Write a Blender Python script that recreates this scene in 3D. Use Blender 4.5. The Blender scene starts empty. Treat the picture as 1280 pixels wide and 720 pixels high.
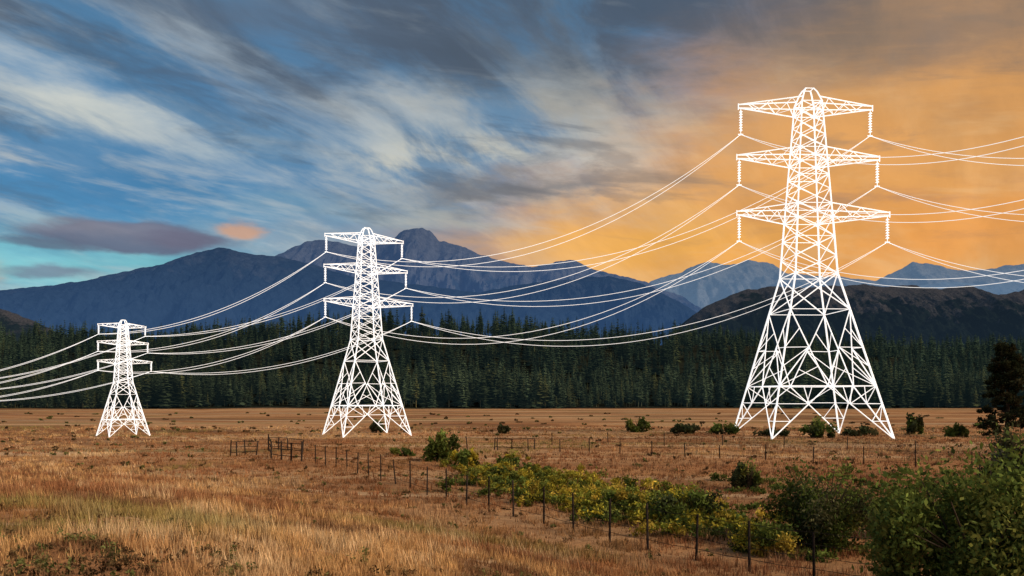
import bpy, math, random
import numpy as np
from mathutils import noise as mn, Vector
rng=np.random.default_rng(7); random.seed(7)
H=4.6; F=1000.0; HY=495.0
def lin(c):
    c=np.array(c[:3],float)/255
    return tuple(np.where(c<=.04045,c/12.92,((c+.055)/1.055)**2.4))
def sstep(x): 
    x=np.clip(x,0,1); return x*x*(3-2*x)
LAT={}
def vnoise(x,y,scale,seed=0):
    x=np.asarray(x,float)/scale; y=np.asarray(y,float)/scale
    if seed not in LAT: LAT[seed]=np.random.default_rng(100+seed).random((256,256))
    L=LAT[seed]; xi=np.floor(x).astype(int); yi=np.floor(y).astype(int)
    fx=x-xi; fy=y-yi; fx=fx*fx*(3-2*fx); fy=fy*fy*(3-2*fy)
    a=L[xi%256,yi%256]; b=L[(xi+1)%256,yi%256]; c=L[xi%256,(yi+1)%256]; d=L[(xi+1)%256,(yi+1)%256]
    return (a*(1-fx)+b*fx)*(1-fy)+(c*(1-fx)+d*fx)*fy
def fbm(x,y,scale,seed=0,o=3):
    v=0;a=1;t=0
    for i in range(o):
        v=v+a*vnoise(x,y,scale/2**i,seed+i); t+=a; a*=.55
    return v/t
def terrain(X,Y):
    X=np.asarray(X,float); Y=np.asarray(Y,float)
    s=(X-9.2)*-.838+(Y-19.2)*-.545
    z=2.8*sstep((s-.5)/17.5)*(1-sstep((Y-5)/52))
    z=z+ (vnoise(X,Y,5,3)-.5)*.22*sstep((s-1)/5)*(1-sstep((Y-40)/40))
    z=z+ (vnoise(X,Y,30,4)-.5)*.5*sstep((Y-110)/80)
    u=X/np.maximum(Y,50.)
    A=42+2*np.exp(-((u+.28)/.2)**2)+5*np.exp(-((u+.1)/.14)**2)-4*np.exp(-((u+.6)/.2)**2)-9*sstep((u-.22)/.25)
    z=z+A*sstep((Y-300)/270)*(1-.6*sstep((Y-620)/900))*(.92+.16*vnoise(X,Y,70,9))
    return z
def pxg(px,py,z=0.):
    D=(H-z)*F/(py-HY); return ((px-640)/F*D, D)

def mesh_obj(name,V,faces,mat,col=None,smooth=False,parent=None):
    V=np.asarray(V,np.float32); me=bpy.data.meshes.new(name)
    if not isinstance(faces,list): faces=[faces]
    faces=[np.asarray(f,np.int32) for f in faces if len(f)]
    nl=sum(f.size for f in faces); nf=sum(len(f) for f in faces)
    me.vertices.add(len(V)); me.vertices.foreach_set('co',V.ravel())
    me.loops.add(nl); me.polygons.add(nf)
    me.loops.foreach_set('vertex_index',np.concatenate([f.ravel() for f in faces]))
    tot=np.concatenate([np.full(len(f),f.shape[1],np.int32) for f in faces])
    st=np.concatenate([[0],np.cumsum(tot)[:-1]]).astype(np.int32)
    me.polygons.foreach_set('loop_start',st); me.polygons.foreach_set('loop_total',tot)
    me.update(calc_edges=True); me.validate()
    if col is not None:
        a=me.color_attributes.new('Col','FLOAT_COLOR','POINT')
        c=np.ones((len(V),4),np.float32); c[:,:3]=col; a.data.foreach_set('color',c.ravel())
    if smooth: me.polygons.foreach_set('use_smooth',np.ones(nf,bool))
    me.materials.append(mat)
    o=bpy.data.objects.new(name,me); bpy.context.scene.collection.objects.link(o)
    if parent: o.parent=parent
    return o

# ------------------------------------------------------------ materials
def newmat(n):
    m=bpy.data.materials.new(n); m.use_nodes=True; nt=m.node_tree
    return m,nt,nt.nodes['Principled BSDF']
def attr_mat(name,rough=.85,scale=8,amt=.35,transl=0,haze=None):
    m,nt,b=newmat(name); N=nt.nodes; L=nt.links
    a=N.new('ShaderNodeAttribute'); a.attribute_name='Col'
    g=N.new('ShaderNodeNewGeometry'); n=N.new('ShaderNodeTexNoise'); n.inputs['Scale'].default_value=scale
    L.new(g.outputs['Position'],n.inputs['Vector'])
    mr=N.new('ShaderNodeMapRange'); mr.inputs[1].default_value=.3; mr.inputs[2].default_value=.7
    mr.inputs[3].default_value=1-amt; mr.inputs[4].default_value=1+amt; L.new(n.outputs['Fac'],mr.inputs[0])
    v=N.new('ShaderNodeVectorMath'); v.operation='SCALE'
    L.new(a.outputs['Color'],v.inputs[0]); L.new(mr.outputs[0],v.inputs['Scale'])
    d=N.new('ShaderNodeBsdfDiffuse'); L.new(v.outputs[0],d.inputs['Color']); out=d.outputs[0]
    if transl:
        t=N.new('ShaderNodeBsdfTranslucent'); L.new(v.outputs[0],t.inputs['Color'])
        mx=N.new('ShaderNodeMixShader'); mx.inputs[0].default_value=transl
        L.new(out,mx.inputs[1]); L.new(t.outputs[0],mx.inputs[2]); out=mx.outputs[0]
    if haze:
        e=N.new('ShaderNodeEmission'); e.inputs[0].default_value=(*haze,1); e.inputs[1].default_value=1
        ad=N.new('ShaderNodeAddShader'); L.new(out,ad.inputs[0]); L.new(e.outputs[0],ad.inputs[1]); out=ad.outputs[0]
    N.remove(b); L.new(out,N['Material Output'].inputs['Surface'])
    return m
M_leaf=attr_mat('foliage',.7,3,.3,.25)
M_grass=attr_mat('dry_grass',.8,2,.2,0)
M_conifer=attr_mat('conifer',.85,.08,.35,0,(.0032,.0065,.0075))  # bluish haze added to the trees as faint constant emission
M_wood=attr_mat('weathered_wood',.9,12,.3)
m,nt,b=newmat('white_steel_glow'); b.inputs['Base Color'].default_value=(.85,.85,.85,1); b.inputs['Roughness'].default_value=.4
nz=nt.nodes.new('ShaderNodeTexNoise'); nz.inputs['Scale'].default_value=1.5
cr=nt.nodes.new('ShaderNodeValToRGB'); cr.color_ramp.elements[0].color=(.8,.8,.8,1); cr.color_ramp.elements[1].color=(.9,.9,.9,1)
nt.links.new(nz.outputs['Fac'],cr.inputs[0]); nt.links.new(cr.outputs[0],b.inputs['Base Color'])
b.inputs['Emission Color'].default_value=(1,1,.98,1); b.inputs['Emission Strength'].default_value=.8  # added glow, keeps unlit towers and wires bright white at dusk
M_steel_glow=m

# ground
m,nt,b=newmat('meadow_ground'); N=nt.nodes; L=nt.links
g=N.new('ShaderNodeNewGeometry')
def noise_n(scale,detail=6,rough=.6,vec=None,sc=None,dist=0):
    n=N.new('ShaderNodeTexNoise'); n.inputs['Scale'].default_value=scale; n.inputs['Detail'].default_value=detail
    n.inputs['Roughness'].default_value=rough; n.inputs['Distortion'].default_value=dist
    src=g.outputs['Position']
    if sc:
        mp=N.new('ShaderNodeMapping'); mp.inputs['Scale'].default_value=sc; L.new(src,mp.inputs['Vector']); src=mp.outputs[0]
    L.new(src,n.inputs['Vector']); return n.outputs['Fac']
def ramp(src,stops):
    r=N.new('ShaderNodeValToRGB'); e=r.color_ramp.elements
    while len(e)<len(stops): e.new(.5)
    for i,(p,c) in enumerate(stops):
        e[i].position=p; e[i].color=(*c,1)
    L.new(src,r.inputs[0]); return r.outputs[0]
def mixc(f,a,b_,mode='MIX'):
    x=N.new('ShaderNodeMix'); x.data_type='RGBA'; x.blend_type=mode
    for s,v in ((0,f),(6,a),(7,b_)):
        if isinstance(v,(int,float)): x.inputs[s].default_value=v
        elif isinstance(v,tuple): x.inputs[s].default_value=(*v,1)
        else: L.new(v,x.inputs[s])
    return x.outputs[2]
c1=ramp(noise_n(.045,6,.62,sc=(.55,1,1),dist=.6),[(.30,(.22,.105,.055)),(.41,(.43,.20,.085)),(.5,(.56,.285,.125)),(.6,(.64,.39,.20)),(.75,(.50,.24,.105))])
c2=ramp(noise_n(.9,6,.7),[(.30,(.42,.40,.38)),(.46,(.9,.9,.9)),(.65,(1,1,1))])
c3=mixc(.85,c1,c2,'MULTIPLY')
c4=ramp(noise_n(7,5,.75),[(.3,(.45,.42,.4)),(.55,(1,1,1))])
c5=mixc(.7,c3,c4,'MULTIPLY')
st=ramp(noise_n(.02,7,.7,sc=(.35,2.2,1)),[(.50,(0,0,0)),(.57,(1,1,1))])
sv=N.new('ShaderNodeMath'); sv.operation='MULTIPLY'; sv.inputs[1].default_value=.65; L.new(st,sv.inputs[0])
c6=mixc(sv.outputs[0],c5,(.20,.115,.058))
st2=ramp(noise_n(.05,6,.7,sc=(.3,2.0,1)),[(.56,(0,0,0)),(.62,(1,1,1))])
c6=mixc(mixc(.6,(0,0,0),st2),c6,(.18,.175,.06))
st3=ramp(noise_n(.035,6,.72,sc=(.25,3.0,1)),[(.55,(0,0,0)),(.60,(1,1,1))])
c6=mixc(mixc(.65,(0,0,0),st3),c6,(.72,.50,.29))
sp=N.new('ShaderNodeSeparateXYZ'); L.new(g.outputs['Position'],sp.inputs[0])
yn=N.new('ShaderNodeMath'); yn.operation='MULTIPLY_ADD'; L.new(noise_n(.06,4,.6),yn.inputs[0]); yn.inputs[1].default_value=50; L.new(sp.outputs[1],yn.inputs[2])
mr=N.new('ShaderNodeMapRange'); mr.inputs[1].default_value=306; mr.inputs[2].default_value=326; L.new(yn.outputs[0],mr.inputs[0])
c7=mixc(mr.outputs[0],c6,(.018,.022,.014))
L.new(c7,b.inputs['Base Color']); b.inputs['Roughness'].default_value=.95; b.inputs['Specular IOR Level'].default_value=.05
bp=N.new('ShaderNodeBump'); bp.inputs['Strength'].default_value=.7; bp.inputs['Distance'].default_value=.25
L.new(noise_n(3,6,.75),bp.inputs['Height']); L.new(bp.outputs[0],b.inputs['Normal'])
M_ground=m

# ------------------------------------------------------------ ground sheet
def axis(n,a,lo,hi):
    t=np.linspace(math.asinh(lo/a),math.asinh(hi/a),n); return a*np.sinh(t)
xs=axis(460,14,-20000,20000); ys=axis(430,14,-600,20000)
GX,GY=np.meshgrid(xs,ys,indexing='ij'); V=np.stack([GX,GY,terrain(GX,GY)],-1).reshape(-1,3)
i=np.arange(len(xs)-1)[:,None]*len(ys)+np.arange(len(ys)-1)[None,:]; i=i.ravel()
mesh_obj('meadow_ground',V,np.stack([i,i+len(ys),i+len(ys)+1,i+1],1),M_ground,smooth=True)

# ------------------------------------------------------------ mountains
def mount_mat(name,rock,forest,haze,hz,zt,scale,fl,D,vlo=.6,hlo=1.35,hhi=.8,hfs=120.,bs=.8,bd=.006):
    m,nt,b=newmat(name); N=nt.nodes; L=nt.links
    g=N.new('ShaderNodeNewGeometry')
    def nz(s,d=7,r=.65):
        n=N.new('ShaderNodeTexNoise'); n.inputs['Scale'].default_value=s; n.inputs['Detail'].default_value=d; n.inputs['Roughness'].default_value=r
        L.new(g.outputs['Position'],n.inputs['Vector']); return n.outputs['Fac']
    sp=N.new('ShaderNodeSeparateXYZ'); L.new(g.outputs['Position'],sp.inputs[0])
    a=N.new('ShaderNodeMapRange'); a.inputs[1].default_value=0; a.inputs[2].default_value=zt; L.new(sp.outputs[2],a.inputs[0])
    ad=N.new('ShaderNodeMath'); ad.operation='MULTIPLY_ADD'; L.new(nz(scale),ad.inputs[0]); ad.inputs[1].default_value=1.6; L.new(a.outputs[0],ad.inputs[2])
    r=N.new('ShaderNodeMapRange'); r.inputs[1].default_value=fl; r.inputs[2].default_value=fl+.12; L.new(ad.outputs[0],r.inputs[0])
    x=N.new('ShaderNodeMix'); x.data_type='RGBA'; L.new(r.outputs[0],x.inputs[0]); x.inputs[6].default_value=(*forest,1); x.inputs[7].default_value=(*rock,1)
    hf=nz(hfs/D,8,.78)
    v=N.new('ShaderNodeMapRange'); v.inputs[1].default_value=.35; v.inputs[2].default_value=.65; v.inputs[3].default_value=vlo; v.inputs[4].default_value=2-vlo; L.new(hf,v.inputs[0])
    vm=N.new('ShaderNodeVectorMath'); vm.operation='SCALE'; L.new(x.outputs[2],vm.inputs[0]); L.new(v.outputs[0],vm.inputs['Scale'])
    bp=N.new('ShaderNodeBump'); bp.inputs['Strength'].default_value=bs; bp.inputs['Distance'].default_value=D*bd; L.new(hf,bp.inputs['Height'])
    d=N.new('ShaderNodeBsdfDiffuse'); L.new(vm.outputs[0],d.inputs['Color']); L.new(bp.outputs[0],d.inputs['Normal'])
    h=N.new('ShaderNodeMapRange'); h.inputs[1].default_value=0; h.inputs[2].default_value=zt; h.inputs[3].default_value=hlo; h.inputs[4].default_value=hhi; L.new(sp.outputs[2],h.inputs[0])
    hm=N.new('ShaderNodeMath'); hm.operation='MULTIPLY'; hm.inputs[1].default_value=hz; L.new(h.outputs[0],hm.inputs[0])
    e=N.new('ShaderNodeEmission'); e.inputs[0].default_value=(*haze,1); L.new(hm.outputs[0],e.inputs[1])  # aerial haze painted in as bluish emission, stronger towards the base
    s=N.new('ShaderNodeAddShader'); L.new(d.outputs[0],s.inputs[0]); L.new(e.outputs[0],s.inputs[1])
    N.remove(b); L.new(s.outputs[0],N['Material Output'].inputs['Surface'])
    return m
def ridge(name,D,pts,W,mat,seed,rough=.02,spur=.35,nx=620,ny=90,shape=1.15):
    pts=sorted(pts); px=np.array([p[0] for p in pts],float); py=np.array([p[1] for p in pts],float)
    u=np.linspace(px[0],px[-1],nx); prof=np.interp(u,px,py)
    k=np.array([.25,.5,.25]); prof[1:-1]=np.convolve(prof,k,'valid')
    X0=(u-640)/F*D; Zc=np.maximum(H+(HY-prof)/F*D,0)
    tv=np.concatenate([np.linspace(0,1,ny),1+np.linspace(.05,.6,10)])
    V=np.zeros((nx,len(tv),3)); sc=D*.05
    for a in range(nx):
        j=mn.fractal(Vector((X0[a]/(sc*.35),seed,0)),1.0,2.0,7)*rough*D*.22
        for bb,t in enumerate(tv):
            y=D-W+W*t; fr=min(t,1)
            gg=fr**shape if t<=1 else max(0,1-(t-1)*1.2)
            xx=X0[a]
            n=mn.ridged_multi_fractal(Vector((xx/(sc*.7),y/(sc*2.2),seed)),.9,2.1,8,1.0,2.0)*.5
            f=mn.fractal(Vector((xx/(sc*.22),y/(sc*.3),seed+5)),.8,2.0,7)
            env=4*fr*(1-fr) if t<=1 else .0
            z=(Zc[a])*(gg + spur*env*(n-.75)*.5 + f*.05*env)+j*min(fr*1.,1)
            V[a,bb]=(xx,y,max(z,-20) if Zc[a]>0 else -20)
    n2=len(tv); i=(np.arange(nx-1)[:,None]*n2+np.arange(n2-1)[None,:]).ravel()
    return mesh_obj(name,V.reshape(-1,3),np.stack([i,i+n2,i+n2+1,i+1],1),mat,smooth=True)
mA=mount_mat('far_peak_rock',(.06,.075,.10),(.018,.034,.058),(.21,.45,1.0),.135,2200,.0012,1.35,11000)  # bluish base tones also carry part of the aerial haze
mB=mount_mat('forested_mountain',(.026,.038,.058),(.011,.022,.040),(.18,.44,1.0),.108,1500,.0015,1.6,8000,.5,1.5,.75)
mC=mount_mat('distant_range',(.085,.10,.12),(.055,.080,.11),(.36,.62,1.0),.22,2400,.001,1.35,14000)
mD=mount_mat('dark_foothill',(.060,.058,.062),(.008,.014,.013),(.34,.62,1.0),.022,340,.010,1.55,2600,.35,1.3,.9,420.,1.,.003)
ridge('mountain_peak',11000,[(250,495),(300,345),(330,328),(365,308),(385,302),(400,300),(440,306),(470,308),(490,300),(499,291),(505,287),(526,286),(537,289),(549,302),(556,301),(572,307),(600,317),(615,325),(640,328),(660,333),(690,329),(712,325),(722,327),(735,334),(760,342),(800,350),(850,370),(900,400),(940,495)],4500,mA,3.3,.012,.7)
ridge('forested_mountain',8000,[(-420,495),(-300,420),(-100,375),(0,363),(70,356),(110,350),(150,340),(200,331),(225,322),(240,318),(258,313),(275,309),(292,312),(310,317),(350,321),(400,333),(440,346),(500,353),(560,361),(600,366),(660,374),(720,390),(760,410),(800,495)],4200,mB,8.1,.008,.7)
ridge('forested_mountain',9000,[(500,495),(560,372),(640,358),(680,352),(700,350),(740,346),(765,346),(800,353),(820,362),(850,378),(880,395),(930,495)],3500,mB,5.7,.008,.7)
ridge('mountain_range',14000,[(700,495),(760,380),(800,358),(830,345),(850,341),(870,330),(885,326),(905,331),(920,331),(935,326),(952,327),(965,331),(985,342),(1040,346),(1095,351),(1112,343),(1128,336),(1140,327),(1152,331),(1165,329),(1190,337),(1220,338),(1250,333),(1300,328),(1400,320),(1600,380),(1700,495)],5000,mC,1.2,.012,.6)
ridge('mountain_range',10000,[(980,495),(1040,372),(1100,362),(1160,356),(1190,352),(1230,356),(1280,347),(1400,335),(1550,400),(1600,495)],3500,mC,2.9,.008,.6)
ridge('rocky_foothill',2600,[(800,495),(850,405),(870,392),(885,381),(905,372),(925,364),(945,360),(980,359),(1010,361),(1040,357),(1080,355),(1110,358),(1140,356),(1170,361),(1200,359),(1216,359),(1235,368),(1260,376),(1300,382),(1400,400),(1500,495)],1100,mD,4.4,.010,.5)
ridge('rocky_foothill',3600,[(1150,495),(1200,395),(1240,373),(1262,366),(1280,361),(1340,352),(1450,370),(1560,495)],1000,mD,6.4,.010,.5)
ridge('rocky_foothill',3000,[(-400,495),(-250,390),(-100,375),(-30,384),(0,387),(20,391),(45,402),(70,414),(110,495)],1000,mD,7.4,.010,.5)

# ------------------------------------------------------------ pine forest (one mass)
def conifer_template(seed,pine):
    r=np.random.default_rng(seed); V=[];T=[];C=[]
    base=.26 if pine else .07; tiers=16; R0=(.15 if pine else .18)*r.uniform(.8,1.25); pw=r.uniform(.5,.9)
    def add(vs,fs,c):
        o=len(V); V.extend(vs); T.extend([[a+o for a in f] for f in fs]); C.extend([c]*len(vs))
    k=4
    rt=.011
    vs=[(rt*math.cos(6.283*j/k),rt*math.sin(6.283*j/k),-.03) for j in range(k)]+[(0,0,.97)]
    add(vs,[[j,(j+1)%k,k] for j in range(k)],(2.8,2.0,2.0) if pine else (1.2,.9,.9))
    for ti in range(tiers):
        t=ti/(tiers-1); z=base+(1-base)*t**1.02; R=R0*((1-t)**pw+.03)*r.uniform(.65,1.2)
        if pine: R*=min(1,.55+t*3)
        nb=7 if t<.7 else 5; ph=r.uniform(0,6.28)
        for q in range(nb):
            if r.random()<.12: continue
            a=ph+6.283*q/nb+r.uniform(-.3,.3); rr=R*r.uniform(.6,1.25); dz=-rr*r.uniform(.0,.5); w=rr*r.uniform(.32,.5)
            ca,sa=math.cos(a),math.sin(a); m=.55
            br=r.uniform(.55,1.4)
            add([(0,0,z+.015),(ca*rr*m-sa*w,sa*rr*m+ca*w,z+dz*.5-.018),(ca*rr,sa*rr,z+dz),(ca*rr*m+sa*w,sa*rr*m-ca*w,z+dz*.5-.018)],[[0,1,2],[0,2,3]],(br,br,br))
    add([(.006,0,.97),(-.006,.004,.97),(0,0,1.01)],[[0,1,2]],(1,1,1))
    return np.array(V),np.array(T),np.array(C)
TPL=[conifer_template(i,i%2==0) for i in range(12)]
pos=[]
def addtrees(n,y0,y1,hmin,hmax,pw=1):
    Y=y0+(y1-y0)*rng.random(n)**pw; X=(rng.random(n)*2-1)*(.74*Y+25)
    front=300+14*(vnoise(X,0*X,25,20)-.5)+26*(vnoise(X,0*X,90,21)-.5)
    keep=Y>front; X=X[keep];Y=Y[keep]
    h=(hmin+(hmax-hmin)*rng.random(len(X))**1.4)*(.65+.7*vnoise(X,Y,35,23))
    for x,y,hh in zip(X,Y,h): pos.append((x,y,hh))
addtrees(90,272,300,2,6); addtrees(1100,290,318,5,14); addtrees(1500,312,370,9,15); addtrees(4200,360,620,7,17)
VV=[];TT=[];CC=[];off=0
P=np.array(pos); Z=terrain(P[:,0],P[:,1]); tone=fbm(P[:,0],P[:,1],60,60)
for q,(x,y,hh) in enumerate(pos):
    v,t,c=TPL[rng.integers(12)]; a=rng.uniform(0,6.28); ca,sa=math.cos(a),math.sin(a); w=hh*rng.uniform(.85,1.4)
    vx=(v[:,0]*ca-v[:,1]*sa)*w+x; vy=(v[:,0]*sa+v[:,1]*ca)*w+y
    VV.append(np.stack([vx,vy,v[:,2]*hh+Z[q]],1)); TT.append(t+off); off+=len(v)
    base=np.array([.044,.064,.035])*rng.uniform(.5,1.4)*(.35+1.3*tone[q])
    if rng.random()<.10: base=np.array([.075,.085,.033])
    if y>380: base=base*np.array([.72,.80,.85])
    CC.append(c*base)
mesh_obj('pine_forest',np.concatenate(VV),np.concatenate(TT),M_conifer,np.concatenate(CC))

# ------------------------------------------------------------ grass
def grass(name,n,y0,y1,hs,ws,seed,blades=6):
    r=np.random.default_rng(seed)
    Y=y0*(y1/y0)**r.random(n); X=(r.random(n)*2-1)*(.72*Y+3)
    d=fbm(X,Y,1.1,30); keep=r.random(n)<np.clip((d-.33)*3.5,.10,1); X=X[keep];Y=Y[keep]; n=len(X); d=d[keep]
    Z=terrain(X,Y); s=(X-9.2)*-.838+(Y-19.2)*-.545
    p1=fbm(X,Y,6,40); p2=fbm(X,Y,1.3,44,2); p3=fbm(X,Y,14,48); p4=fbm(X,Y,9,52)
    gold=np.array([.72,.45,.20]); rust=np.array([.47,.215,.10]); brown=np.array([.23,.12,.065]); straw=np.array([.84,.62,.36]); olive=np.array([.26,.26,.08])
    w=sstep((p1-.37)/.22)[:,None]; c=rust*(1-w)+gold*w
    w=sstep((p2-.58)/.15)[:,None]*.85; c=c*(1-w)+straw*w
    w=(1-sstep((p2-.34)/.12))[:,None]*.9; c=c*(1-w)+brown*w
    w=sstep((p3-.57)/.08)[:,None]*.65; c=c*(1-w)+olive*w
    w=sstep((p4-.54)/.08)[:,None]*.8; c=c*(1-w)+rust*.75*w
    w=(1-sstep((s-1)/9))[:,None]*.7*(Y<60)[:,None]; c=c*(1-w)+rust*.75*w
    c=c*r.uniform(.65,1.3,(n,1))
    hgt=hs*(.35+1.0*r.random(n)**1.5)*(.35+1.3*p2)*(.55+.05*np.minimum(Y,18)) 
    VV=[];CC=[]
    for bl in range(blades):
        a=r.random(n)*6.283; b2=r.random(n)*6.283; lean=r.uniform(.1,.5,n)*hgt; rad=r.uniform(0,.09,n)*(1+Y*.02)
        bx=X+np.cos(b2)*rad; by=Y+np.sin(b2)*rad; wd=ws*(.6+.8*r.random(n))*(.5+Y*.055)
        hh=hgt*r.uniform(.45,1.1,n)
        v0=np.stack([bx-np.sin(a)*wd,by+np.cos(a)*wd,Z-.03],1); v1=np.stack([bx+np.sin(a)*wd,by-np.cos(a)*wd,Z-.03],1)
        v2=np.stack([bx+np.cos(a+.5)*lean,by+np.sin(a+.5)*lean,Z+hh],1)
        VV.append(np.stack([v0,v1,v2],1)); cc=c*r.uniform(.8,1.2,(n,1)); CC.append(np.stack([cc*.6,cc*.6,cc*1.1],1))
    V=np.concatenate(VV).reshape(-1,3); C=np.concatenate(CC).reshape(-1,3)
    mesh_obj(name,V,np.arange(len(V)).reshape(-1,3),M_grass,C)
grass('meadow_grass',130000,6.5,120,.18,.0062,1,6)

# ------------------------------------------------------------ foliage
def leaves(r,center,radii,n,size,cols,lobes=9,sp=.75):
    cx,cy,cz=center; rx,ry,rz=radii
    L=[]
    for q in range(lobes):
        a=r.uniform(0,6.28); rr=r.uniform(.05,1)**.6*sp; zz=r.uniform(.10,.85)*(1-.45*rr)
        L.append((math.cos(a)*rr*rx,math.sin(a)*rr*ry,zz*rz,r.uniform(.14,.36)))
    L=np.array(L); idx=r.integers(0,lobes,n)
    d=r.normal(size=(n,3)); d/=np.linalg.norm(d,axis=1)[:,None]; rad=r.random(n)**.45*(1+.25*r.normal(size=n))
    c=L[idx]; p=np.stack([c[:,0]+d[:,0]*rad*c[:,3]*rx,c[:,1]+d[:,1]*rad*c[:,3]*ry,c[:,2]+d[:,2]*rad*c[:,3]*rz*1.05],1)
    p[:,2]=np.where(p[:,2]<.02*rz,np.abs(p[:,2])*.5+.01,p[:,2])
    p+=np.array([cx,cy,cz])
    a=r.normal(size=(n,3)); a[:,2]+=.6; a/=np.linalg.norm(a,axis=1)[:,None]; b=np.cross(a,r.normal(size=(n,3))); b/=np.linalg.norm(b,axis=1)[:,None]
    s=size*r.uniform(.5,1.4,(n,1))
    V=np.stack([p-a*s,p+b*s*.5,p+a*s,p-b*s*.5],1).reshape(-1,3)
    cols=np.array(cols); lc=cols[r.integers(0,len(cols),lobes)][idx]*(r.uniform(.6,1.35,lobes)[idx][:,None])*r.uniform(.7,1.3,(n,1))
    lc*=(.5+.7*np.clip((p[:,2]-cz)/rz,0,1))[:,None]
    C=np.repeat(lc,4,axis=0); Fq=np.arange(4*n).reshape(-1,4)
    return V,Fq,C
def strut_arrays(segs,k=5):
    V=[];Fc=[];o=0
    for a,b,ra,rb in segs:
        a=np.array(a,float);b=np.array(b,float);d=b-a;l=np.linalg.norm(d)
        if l<1e-6: continue
        d/=l; u=np.cross(d,[0,0,1.] if abs(d[2])<.9 else [1.,0,0]); u/=np.linalg.norm(u); w=np.cross(d,u)
        for (p,rr) in ((a,ra),(b,rb)):
            for j in range(k):
                t=6.2832*(j+.5)/k; V.append(p+rr*(u*math.cos(t)+w*math.sin(t)))
        for j in range(k): Fc.append([o+j,o+(j+1)%k,o+k+(j+1)%k,o+k+j])
        o+=2*k
    return np.array(V),np.array(Fc)
GREEN=[(.13,.175,.04),(.165,.22,.05),(.095,.135,.035),(.23,.25,.06)]
DARK=[(.065,.08,.035),(.09,.105,.045),(.11,.11,.05)]
YEL=[(.50,.41,.05),(.40,.36,.05),(.26,.28,.045),(.60,.45,.08),(.18,.21,.045)]
def bush(name,px,py,w,h,cols,n=2500,size=None,seed=0,lobes=12):
    r=np.random.default_rng(seed+int(px)); X,Y=pxg(px,py); 
    for _ in range(3):
        z=float(terrain(X,Y)); X,Y=pxg(px,py,z)
    m=Y/F; W=w*m/2; Hh=h*m
    size=size or max(.045,Y*.0024)
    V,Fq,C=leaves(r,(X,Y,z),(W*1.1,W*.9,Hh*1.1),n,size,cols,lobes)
    segs=[]
    for q in range(22):
        a=r.uniform(0,6.28); rr=r.uniform(.2,.9)
        mid=(X+math.cos(a)*W*rr*.35,Y+math.sin(a)*W*rr*.3,z+Hh*.4); tip=(X+math.cos(a)*W*rr,Y+math.sin(a)*W*rr*.8,z+Hh*(1.12-rr*.5)*r.uniform(.75,1.05))
        t0=Hh*.015
        segs+=[((X+r.uniform(-.1,.1)*W,Y,z-.1),mid,t0,t0*.7),(mid,tip,t0*.7,t0*.2)]
    SV,SF=strut_arrays(segs,4)
    V2=np.concatenate([V,SV]); C2=np.concatenate([C,np.tile([.09,.07,.05],(len(SV),1))])
    mesh_obj(name,V2,[Fq,SF+len(V)],M_leaf,C2)
bush('willow_bush',1030,686,146,100,GREEN+DARK,13000,seed=1,lobes=34)
bush('willow_bush',1226,776,280,212,GREEN,34000,.062,seed=2,lobes=80)
bush('willow_bush',1130,672,84,54,GREEN,6500,seed=9,lobes=22)
bush('willow_bush',1268,618,84,82,DARK+[(.14,.14,.09)],8000,seed=3,lobes=26)
bush('sage_bush',936,612,42,34,DARK+GREEN,2400,seed=4,lobes=14)
bush('willow_bush',553,576,48,35,GREEN,3600,seed=5,lobes=16)
bush('willow_bush',583,583,42,20,GREEN+YEL[:1],2200,seed=6)
bush('sage_bush',502,570,32,12,GREEN,900,seed=7)
bush('sage_bush',637,583,34,13,GREEN,900,seed=8)
bush('sage_bush',798,540,30,18,GREEN+DARK,1200,seed=11)
bush('sage_bush',628,542,16,10,DARK,500,seed=12)
bush('sage_bush',860,542,46,12,DARK,1100,seed=13)
bush('sage_bush',905,543,40,14,DARK+GREEN,1100,seed=14)
bush('sage_bush',1025,547,50,24,DARK+GREEN,1800,seed=15)
bush('willow_bush',1141,543,24,24,GREEN+DARK,1200,seed=16)
bush('willow_bush',1197,546,28,20,GREEN,1200,seed=17)
bush('sage_bush',1075,545,44,12,DARK,900,seed=18)
bush('sage_bush',968,545,44,10,DARK,900,seed=19)
bush('sage_bush',470,541,20,14,DARK,500,seed=20)
bush('willow_bush',850,657,104,46,GREEN+DARK+YEL[1:2],6000,seed=21,lobes=20)
bush('willow_bush',960,692,94,40,GREEN+YEL,6000,seed=22,lobes=18)
bush('willow_bush',770,640,70,30,GREEN+YEL,4000,seed=23)
VV=[];FF=[];CC=[];off=0; r=np.random.default_rng(55)
for q in range(280):
    t=r.random(); px=585+t*340+r.normal()*24; py=594+t*76+r.normal()*11-4
    if q>200: px=r.uniform(900,1200); py=r.uniform(590,700)
    if q>262: px=r.uniform(560,700); py=r.uniform(584,606)
    X,Y=pxg(px,py); z=float(terrain(X,Y)); w=r.uniform(.45,1.3); h=r.uniform(.35,.9)
    if q>200: h*=.6
    cols=YEL if (q<=200 and r.random()<.8) else GREEN
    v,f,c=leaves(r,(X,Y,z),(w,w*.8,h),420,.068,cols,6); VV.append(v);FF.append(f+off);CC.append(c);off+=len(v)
mesh_obj('yellow_shrubs',np.concatenate(VV),np.concatenate(FF),M_leaf,np.concatenate(CC))
VV=[];FF=[];CC=[];off=0
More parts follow.
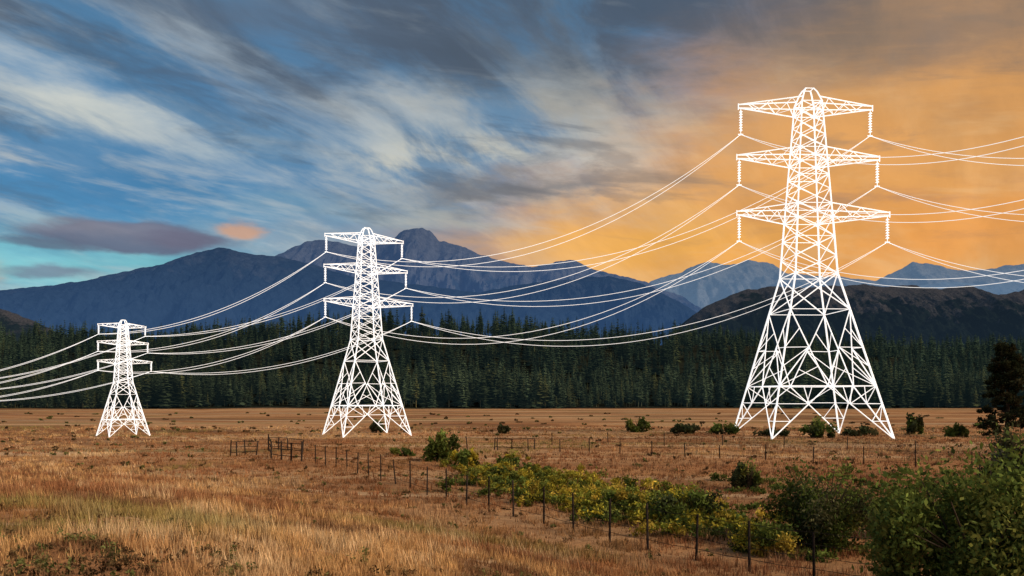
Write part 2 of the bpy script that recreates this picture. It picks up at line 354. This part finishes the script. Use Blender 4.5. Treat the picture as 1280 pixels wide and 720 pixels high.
for q in range(640):
    if q<260: px=r.uniform(0,900); py=r.uniform(585,735)
    elif q<480: px=r.uniform(-60,1340); py=r.uniform(535,590)
    else: px=r.uniform(-60,1340); py=r.uniform(516,540)
    X,Y=pxg(px,py)
    for _ in range(4):
        z=float(terrain(X,Y)); X,Y=pxg(px,py,z)
    big=1+max(0,(Y-60))*.012
    w=r.uniform(.12,.38)*big*(1.2 if q>260 else 1); h=r.uniform(.12,.3)*(1+big*.25)
    if q<260: h*=.75
    cols=[(.20,.12,.06),(.15,.10,.05),(.24,.17,.08)] if r.random()<.6 else [(.16,.18,.06),(.22,.22,.08)]
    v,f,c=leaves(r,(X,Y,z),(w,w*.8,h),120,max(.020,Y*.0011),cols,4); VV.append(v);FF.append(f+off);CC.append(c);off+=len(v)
mesh_obj('sagebrush',np.concatenate(VV),np.concatenate(FF),M_leaf,np.concatenate(CC))
X,Y=pxg(1258,547); r=np.random.default_rng(91)
VV=[];FF=[];CC=[];off=0; segs=[((X,Y,-.2),(X+.2,Y,4),.28,.2),((X+.2,Y,4),(X-.1,Y,9.8),.2,.04)]
for q in range(80):
    zz=r.uniform(.3,9.8); t=zz/10; a=r.uniform(0,6.28); L_=(3.8*(1-t)**.5)*r.uniform(.4,1)
    ex,ey,ez=X+math.cos(a)*L_,Y+math.sin(a)*L_,zz+r.uniform(-.3,.5)
    segs.append(((X+.1,Y,zz),(ex,ey,ez),.06,.02))
    v,f,c=leaves(r,(ex-math.cos(a)*L_*.25,ey-math.sin(a)*L_*.25,ez-.4),(1.25,1.25,1.),380,.14,[(.045,.05,.024),(.03,.04,.02),(.065,.06,.03)],5)
    VV.append(v);FF.append(f+off);CC.append(c);off+=len(v)
SV,SF=strut_arrays(segs,6); VV.append(SV); FF.append(SF+off); CC.append(np.tile([.05,.035,.025],(len(SV),1)))
mesh_obj('pine_tree',np.concatenate(VV),[np.concatenate(FF[:-1]),FF[-1]],M_leaf,np.concatenate(CC))

# ------------------------------------------------------------ fences
def fence(name,pts,hgt,pr,strands,spacing=None,rails=False,seed=0):
    r=np.random.default_rng(seed); P=[]
    if spacing:
        for a,b in zip(pts[:-1],pts[1:]):
            a=np.array(a);b=np.array(b);n=max(1,int(np.linalg.norm(b-a)/spacing))
            for q in range(n): P.append(a+(b-a)*q/n)
        P.append(np.array(pts[-1]))
    else: P=[np.array(p) for p in pts]
    segs=[];tops=[]
    for p in P:
        z=float(terrain(p[0],p[1])); l=r.normal(size=2)*.05; hh=hgt*r.uniform(.88,1.1)
        segs.append(((p[0],p[1],z-.2),(p[0]+l[0],p[1]+l[1],z+hh),pr,pr*.85)); tops.append((p,z,l,hh))
    V,Fc=strut_arrays(segs,6)
    nseg=len(segs)
    capf=np.array([[q*12+6+j for j in range(6)] for q in range(nseg)])
    C=np.tile([.032,.024,.02],(len(V),1))*np.repeat(r.uniform(.7,1.6,nseg),12)[:,None]
    ws=[]
    for (p,z,l,h1),(p2,z2,l2,h2) in zip(tops[:-1],tops[1:]):
        for s in range(strands):
            f=.25+.7*s/max(1,strands-1); wr=.032 if rails else .0085
            A=np.array([p[0]+l[0]*f,p[1]+l[1]*f,z+hgt*f]); B=np.array([p2[0]+l2[0]*f,p2[1]+l2[1]*f,z2+hgt*f])
            if rails: ws.append((A,B,wr,wr))
            else:
                M=(A+B)/2-np.array([0,0,.03]); ws+=[(A,M,wr,wr),(M,B,wr,wr)]
    V2,F2=strut_arrays(ws,4)
    mesh_obj(name,np.concatenate([V,V2]),[Fc,capf,F2+len(V)],M_wood,np.concatenate([C,np.tile([.04,.032,.028],(len(V2),1))]))
fl=[(377,576),(395,579),(407,582),(420,584),(434,588),(447,592),(461,596),(476,601),(495,605),(513,612),(534,619),(558,626),(583,632),(611,640),(642,646),(680,656),(717,667),(762,680),(810,690),(870,702),(937,716),(1018,728),(1120,742),(1260,760)]
fence('wire_fence',[pxg(*p) for p in fl],1.3,.038,4,seed=1)
fence('wire_fence',[pxg(548,561),pxg(700,565),pxg(900,573),pxg(1080,580),pxg(1215,588),pxg(1400,600)],1.1,.045,3,2.6,seed=2)
fence('rail_fence',[pxg(288,570),pxg(296,570),pxg(307,569),pxg(320,569)],1.15,.055,3,None,True,seed=3)
fence('rail_fence',[pxg(336,564),pxg(339,573),pxg(352,575),pxg(364,576),pxg(377,577)],1.3,.065,3,None,True,seed=4)
fence('rail_fence',[pxg(336,562),pxg(348,562),pxg(360,563),pxg(378,566)],1.1,.055,2,None,True,seed=5)
fence('rail_fence',[pxg(618,562),pxg(640,563),pxg(668,562)],1.0,.05,2,2.0,True,seed=6)
fence('wire_fence',[pxg(690,556),pxg(760,556),pxg(980,560),pxg(1240,570)],1.1,.045,3,4,seed=7)

# ------------------------------------------------------------ transmission towers
U=.092
HP=[0,200,275,345,415,428,433]; AP=[72,26,21.5,17,12.5,8,5]
def aw(h): return float(np.interp(h,HP,AP))
ARMS=[(421,403,411,88,82),(357,340,348,90,91),(287,269,278,90,104)]
def tower_segs():
    S=[]; LG,BR,TH=1.25,.76,.53
    def cor(h): a=aw(h); return [np.array([sx*a,sy*a,h]) for sx,sy in((-1,-1),(1,-1),(1,1),(-1,1))]
    def add(a,b,r): S.append((a,b,r,r))
    lv=[0,200,275,345,415,428,433]
    for a,b in zip(lv[:-1],lv[1:]):
        for p,q in zip(cor(a),cor(b)): add(p,q,LG if b<=275 else LG*.8)
    def ring(h,r):
        c=cor(h)
        for i in range(4): add(c[i],c[(i+1)%4],r)
    def X(h0,h1,r):
        a=cor(h0);b=cor(h1)
        for i in range(4): add(a[i],b[(i+1)%4],r); add(a[(i+1)%4],b[i],r)
    up=[200,222,246,269,287,305,323,340,357,373,388,403,415]
    for a,b in zip(up[:-1],up[1:]): X(a,b,TH)
    for h in (200,246,269,287,323,340,357,403,415,433): ring(h,TH)
    X(155,200,BR); ring(155,TH)
    T=cor(155); M_=cor(108); B=cor(62); Z0=cor(0)
    def mid(a,b,t=.5): return a+(b-a)*t
    for i in range(4):
        j=(i+1)%4
        tm=mid(T[i],T[j]); bm=mid(B[i],B[j])
        add(T[i],bm,BR); add(T[j],bm,BR)
        for (t_,m_,b_) in ((T[i],M_[i],B[i]),(T[j],M_[j],B[j])):
            k1=mid(t_,bm,.5); k2=mid(t_,bm,.25); k3=mid(t_,bm,.75)
            add(m_,k1,TH); add(b_,k1,BR); add(m_,k2,TH); add(mid(m_,b_),k1,TH); add(b_,k3,TH)
        add(B[i],B[j],BR)
        for (b_,z_,o_) in ((B[i],Z0[i],bm),(B[j],Z0[j],bm)):
            tip=o_
            add(z_,tip,BR)
            e1=mid(z_,tip,.33); e2=mid(z_,tip,.66); g1=mid(z_,b_,.33); g2=mid(z_,b_,.66)
            add(e1,g1,TH); add(e1,g2,TH); add(e2,g2,TH); add(e2,b_,TH); add(e2,mid(b_,o_,.5),TH)
    mb=[mid(B[i],B[(i+1)%4]) for i in range(4)]
    for i in range(4): add(mb[i],mb[(i+1)%4],TH)
    anchors=[]
    for hu,hl,ht,Ll,Lr in ARMS:
        for sx,Ln in((-1,Ll),(1,Lr)):
            tip=np.array([sx*Ln,0,ht]); n=6
            ch=[]
            for sy in(-1,1):
                u0=np.array([sx*aw(hu),sy*aw(hu),hu]); l0=np.array([sx*aw(hl),sy*aw(hl),hl]); te=tip+np.array([0,0,2.2]); tl=tip-np.array([0,0,2.0])
                add(u0,te,BR); add(l0,tl,BR)
                U_=[mid(u0,te,k/n) for k in range(n+1)]; L_=[mid(l0,tl,k/n) for k in range(n+1)]
                for k in range(n-1): add(L_[k],U_[k+1],TH*.8) if k%2==0 else add(U_[k],L_[k+1],TH*.8)
                ch.append((U_,L_))
            for k in range(n-1):
                a,b=(ch[0],ch[1]) if k%2 else (ch[1],ch[0])
                add(a[1][k],b[1][k+1],TH*.6)
            add(tip+[0,0,3.5],tip-[0,0,4],BR)
            xo=tip-np.array([sx*3,0,0])
            add(xo-[0,0,2],xo-[0,0,36],.5)
            for k in range(8):
                z=ht-6-k*3.3; S.append((np.array([xo[0],0,z]),np.array([xo[0],0,z-1.2]),1.5,2.6)); S.append((np.array([xo[0],0,z-1.2]),np.array([xo[0],0,z-1.7]),2.6,.6))
            add(xo-[3,0,35],xo-[-3,0,35],.8) 
            anchors.append(np.array([xo[0],0,ht-35]))
    return S,anchors
SEG,ANC=tower_segs()
def tower(px,py,scale,rot,D=None):
    if D is None: X,Y=pxg(px,py)
    else: Y=D; X=(px-640)/F*D
    ca,sa=math.cos(math.radians(rot)),math.sin(math.radians(rot)); k=U*scale
    def tr(p): return np.array([X+(p[0]*ca-p[1]*sa)*k, Y+(p[0]*sa+p[1]*ca)*k, p[2]*k])
    thick=scale**-.42
    V,Fc=strut_arrays([(tr(a),tr(b),ra*k*thick,rb*k*thick) for a,b,ra,rb in SEG],4)
    mesh_obj('transmission_tower',V,Fc,M_steel_glow)
    return [tr(a) for a in ANC]
a5=tower(1790,None,1.0,0,60)
a1=tower(1010,545,1.0,2); a2=tower(458,544,.61,29); a3=tower(154,545,.335,44); a4=tower(-75,545,.175,50)
def wires(A,B,sag,r):
    S=[]
    for i,(a,b) in enumerate(zip(A,B)):
        for s in (sag,sag*1.13):
            n=36; pts=[]
            for q in range(n+1):
                t=q/n; p=a+(b-a)*t; p=p-np.array([0,0,4*s*t*(1-t)]); pts.append(p)
            S+= [(pts[q],pts[q+1],r,r) for q in range(n)]
    return S
S=wires(a1,a2,6.0,.034)+wires(a2,a3,2.2,.030)+wires(a3,a4,.9,.027)+wires(a5,a1,6.5,.034)
V,Fc=strut_arrays(S,4); mesh_obj('power_lines',V,Fc,M_steel_glow)

# ------------------------------------------------------------ sky
sc=bpy.context.scene; w=bpy.data.worlds.new('World'); sc.world=w; w.use_nodes=True
try:
    w.cycles.sampling_method='MANUAL'; w.cycles.sample_map_resolution=256
except Exception: pass
nt=w.node_tree; N=nt.nodes; L=nt.links; bg=N['Background']
def setin(s,v):
    if isinstance(v,(int,float)): s.default_value=v
    elif isinstance(v,tuple): s.default_value=v if len(v)!=3 or s.type=='VECTOR' else (*v,1)
    else: L.new(v,s)
def ma(op,a,b=0,c=None):
    n=N.new('ShaderNodeMath'); n.operation=op; setin(n.inputs[0],a); setin(n.inputs[1],b)
    if c is not None: setin(n.inputs[2],c)
    return n.outputs[0]
def ss(x,a,b,lo=0.,hi=1.):
    n=N.new('ShaderNodeMapRange'); n.interpolation_type='SMOOTHSTEP'; setin(n.inputs[0],x)
    for i,v in zip((1,2,3,4),(a,b,lo,hi)): n.inputs[i].default_value=v
    return n.outputs[0]
def mx(f,a,b):
    x=N.new('ShaderNodeMix'); x.data_type='RGBA'; setin(x.inputs[0],f); setin(x.inputs[6],a); setin(x.inputs[7],b); return x.outputs[2]
def comb(x,y,z=0.):
    n=N.new('ShaderNodeCombineXYZ'); setin(n.inputs[0],x);setin(n.inputs[1],y);setin(n.inputs[2],z); return n.outputs[0]
def nzs(vec,scale,detail=6,rough=.55,dist=0.,col=False):
    n=N.new('ShaderNodeTexNoise'); L.new(vec,n.inputs['Vector']); n.inputs['Scale'].default_value=scale; n.inputs['Detail'].default_value=detail
    n.inputs['Roughness'].default_value=rough; n.inputs['Distortion'].default_value=dist; return n.outputs['Color' if col else 'Fac']
tc=N.new('ShaderNodeTexCoord'); sp=N.new('ShaderNodeSeparateXYZ'); L.new(tc.outputs['Generated'],sp.inputs[0]); x,y,z=sp.outputs
A0=ma('MULTIPLY',ma('ARCTAN2',x,y),1000.); E0=ma('MULTIPLY',ma('ARCSINE',z),1000.)
def px2(px,py):
    az=math.atan((px-640)/F); return az*1000, math.atan((HY-py)/F*math.cos(az))*1000
wv=comb(ma('MULTIPLY',A0,.0045),ma('MULTIPLY',E0,.014))
wn=nzs(wv,1.,6,.62,0.,True); sw=N.new('ShaderNodeSeparateColor'); L.new(wn,sw.inputs[0])
A=ma('ADD',A0,ma('MULTIPLY',ma('SUBTRACT',sw.outputs[0],.5),290.)); E=ma('ADD',E0,ma('MULTIPLY',ma('SUBTRACT',sw.outputs[1],.5),110.))
A1=ma('ADD',A0,ma('MULTIPLY',ma('SUBTRACT',sw.outputs[0],.5),150.)); E1=ma('ADD',E0,ma('MULTIPLY',ma('SUBTRACT',sw.outputs[2],.5),48.))
zz=ma('ADD',ma('MAXIMUM',z,0.),.26)
qx=ma('DIVIDE',x,zz); qy=ma('DIVIDE',y,zz)
th=math.radians(-56)
rx_=ma('ADD',ma('MULTIPLY',qx,math.cos(th)),ma('MULTIPLY',qy,-math.sin(th))); ry_=ma('ADD',ma('MULTIPLY',qx,math.sin(th)),ma('MULTIPLY',qy,math.cos(th)))
streak=nzs(comb(ma('MULTIPLY',rx_,1.0),ma('MULTIPLY',ry_,2.5),3.),1.3,7,.60,.3)
streak2=nzs(comb(ma('MULTIPLY',rx_,1.15),ma('MULTIPLY',ry_,3.1),11.),1.8,7,.61,.3)
band=nzs(comb(ma('MULTIPLY',A0,.0020),ma('ADD',ma('MULTIPLY',E0,.0110),ma('MULTIPLY',A0,.0014)),2.),1.5,7,.62,.3)
puff=nzs(comb(ma('MULTIPLY',A0,.0036),ma('ADD',ma('MULTIPLY',E0,.0165),ma('MULTIPLY',A0,.0022)),9.),1.5,7,.60,.4)
dst=ma('SUBTRACT',E0,195.)
fo=ss(ma('SUBTRACT',A,ma('MULTIPLY',dst,1.25)),-160.,190.)
base=mx(fo,lin((76,134,178)),lin((228,164,92)))
white=mx(fo,lin((188,196,198)),lin((236,186,126)))
slate=mx(fo,lin((82,96,114)),lin((142,122,104)))
c=mx(ma('MULTIPLY',ss(streak,.46,.62),.75),base,white)
def blob(c,px,py,sx,sy,col,st,warp=2,edge=None,mod=None):
    a,e=px2(px,py); AA,EE=((A0,E0),(A1,E1),(A,E))[warp]
    dx=ma('MULTIPLY',ma('SUBTRACT',AA,a),1./sx); dy=ma('MULTIPLY',ma('SUBTRACT',EE,e),1./sy)
    g=ma('EXPONENT',ma('MULTIPLY',ma('ADD',ma('MULTIPLY',dx,dx),ma('MULTIPLY',dy,dy)),-1.))
    if edge: g=ss(g,edge[0],edge[1])
    g=ma('MULTIPLY',g,float(st))
    if mod is not None: g=ma('MULTIPLY',g,mod)
    return mx(g,c,lin(col))
m1=ss(streak2,.40,.58,.2,1.); m2=ss(band,.42,.56,.1,1.); m3=ss(streak,.40,.58,.15,1.); m4=ss(band,.60,.44,.2,1.)
top=ss(ma('ADD',E,ma('MULTIPLY',ma('SUBTRACT',band,.5),340.)),290.,430.)
c=mx(ma('MULTIPLY',top,ss(streak2,.62,.40,.35,.95)),c,slate)
c=blob(c,250,232,210,42,(66,130,178),.85,mod=m4)
c=blob(c,380,262,150,22,(96,158,192),.6)
c=blob(c,40,330,200,42,(132,206,212),.9)
c=blob(c,330,300,120,22,(150,180,190),.5)
c=blob(c,90,140,170,26,(206,208,198),.9,mod=m1)
c=blob(c,30,192,80,10,(208,208,200),.8,mod=m2)
c=blob(c,200,175,120,16,(184,196,198),.85,mod=m2)
c=blob(c,330,105,150,40,(78,112,148),.6,mod=m4)
c=blob(c,560,205,190,48,(204,202,188),.9,mod=m1)
c=blob(c,520,140,150,26,(184,190,190),.8,mod=m3)
c=blob(c,560,258,150,14,(184,190,180),.6,mod=m2)
c=blob(c,700,130,150,40,(172,168,156),.75,mod=m1)
c=blob(c,700,45,280,54,(76,88,102),.9,mod=m3)
c=blob(c,350,25,260,34,(92,108,128),.75,mod=m4)
c=blob(c,1120,40,210,46,(118,110,104),.85,mod=m1)
c=blob(c,900,130,120,40,(192,166,136),.65,mod=m3)
c=blob(c,1230,20,80,30,(190,146,104),.55,mod=m4)
c=blob(c,1210,145,170,52,(222,160,92),.65)
c=blob(c,820,300,280,44,(246,180,84),.85)
c=blob(c,1180,290,180,42,(236,158,76),.85)
c=blob(c,1000,220,200,30,(232,164,88),.5)
c=blob(c,670,243,160,12,(134,132,132),.9,mod=m2)
c=blob(c,1180,238,220,12,(190,138,98),.75,mod=m2)
c=blob(c,880,225,140,10,(180,144,108),.65,mod=m2)
c=blob(c,1150,306,170,7,(190,136,86),.6,mod=m2)
c=blob(c,760,190,150,12,(150,140,128),.6,mod=m4)
c=mx(ma('MULTIPLY',ss(puff,.52,.68,0.,.5),ss(E0,400.,260.,.25,1.)),c,white)
c=mx(ma('MULTIPLY',ss(puff,.47,.34,0.,.45),ss(E0,120.,260.)),c,slate)
c=blob(c,160,294,120,18,(98,106,130),.95,1,(.3,.7)); c=blob(c,120,284,80,8,(140,138,150),.6,1)
c=blob(c,240,300,70,10,(106,102,122),.7,1,(.2,.9)); c=blob(c,60,302,60,8,(96,108,130),.8,1,(.2,.9))
c=blob(c,316,289,34,12,(206,158,126),.85,1,(.2,.9))
c=blob(c,85,343,50,9,(116,132,152),.85,1,(.2,.9)); c=blob(c,5,338,16,9,(196,164,140),.7,1)
vm=N.new('ShaderNodeVectorMath'); vm.operation='SCALE'; L.new(c,vm.inputs[0]); L.new(ss(streak2,.3,.7,.90,1.1),vm.inputs['Scale'])
sky=N.new('ShaderNodeTexSky'); sky.sky_type='NISHITA'; sky.sun_disc=False
SE,SA=math.radians(34),math.radians(112)
sky.sun_elevation=SE; sky.sun_rotation=SA
vs=N.new('ShaderNodeVectorMath'); vs.operation='SCALE'; L.new(sky.outputs[0],vs.inputs[0]); vs.inputs['Scale'].default_value=.06
fin=mx(.06,vm.outputs[0],vs.outputs[0])
L.new(fin,bg.inputs['Color']); bg.inputs['Strength'].default_value=1.0

# sun
sl=bpy.data.lights.new('sun','SUN'); sl.energy=2.7; sl.angle=math.radians(12); sl.color=(1,.85,.68)
so=bpy.data.objects.new('sun',sl); sc.collection.objects.link(so)
d=Vector((math.sin(SA)*math.cos(SE),math.cos(SA)*math.cos(SE),math.sin(SE)))
so.rotation_euler=(-d).to_track_quat('-Z','Y').to_euler()
# camera
cd=bpy.data.cameras.new('camera'); cd.sensor_width=36; cd.lens=36*F/1280; cd.shift_y=(HY-360)/1280; cd.clip_start=.1; cd.clip_end=60000
co=bpy.data.objects.new('camera',cd); sc.collection.objects.link(co); co.location=(0,0,H); co.rotation_euler=(math.radians(90),0,0); sc.camera=co
sc.view_settings.view_transform='Standard'; sc.view_settings.look='None'; sc.view_settings.exposure=0
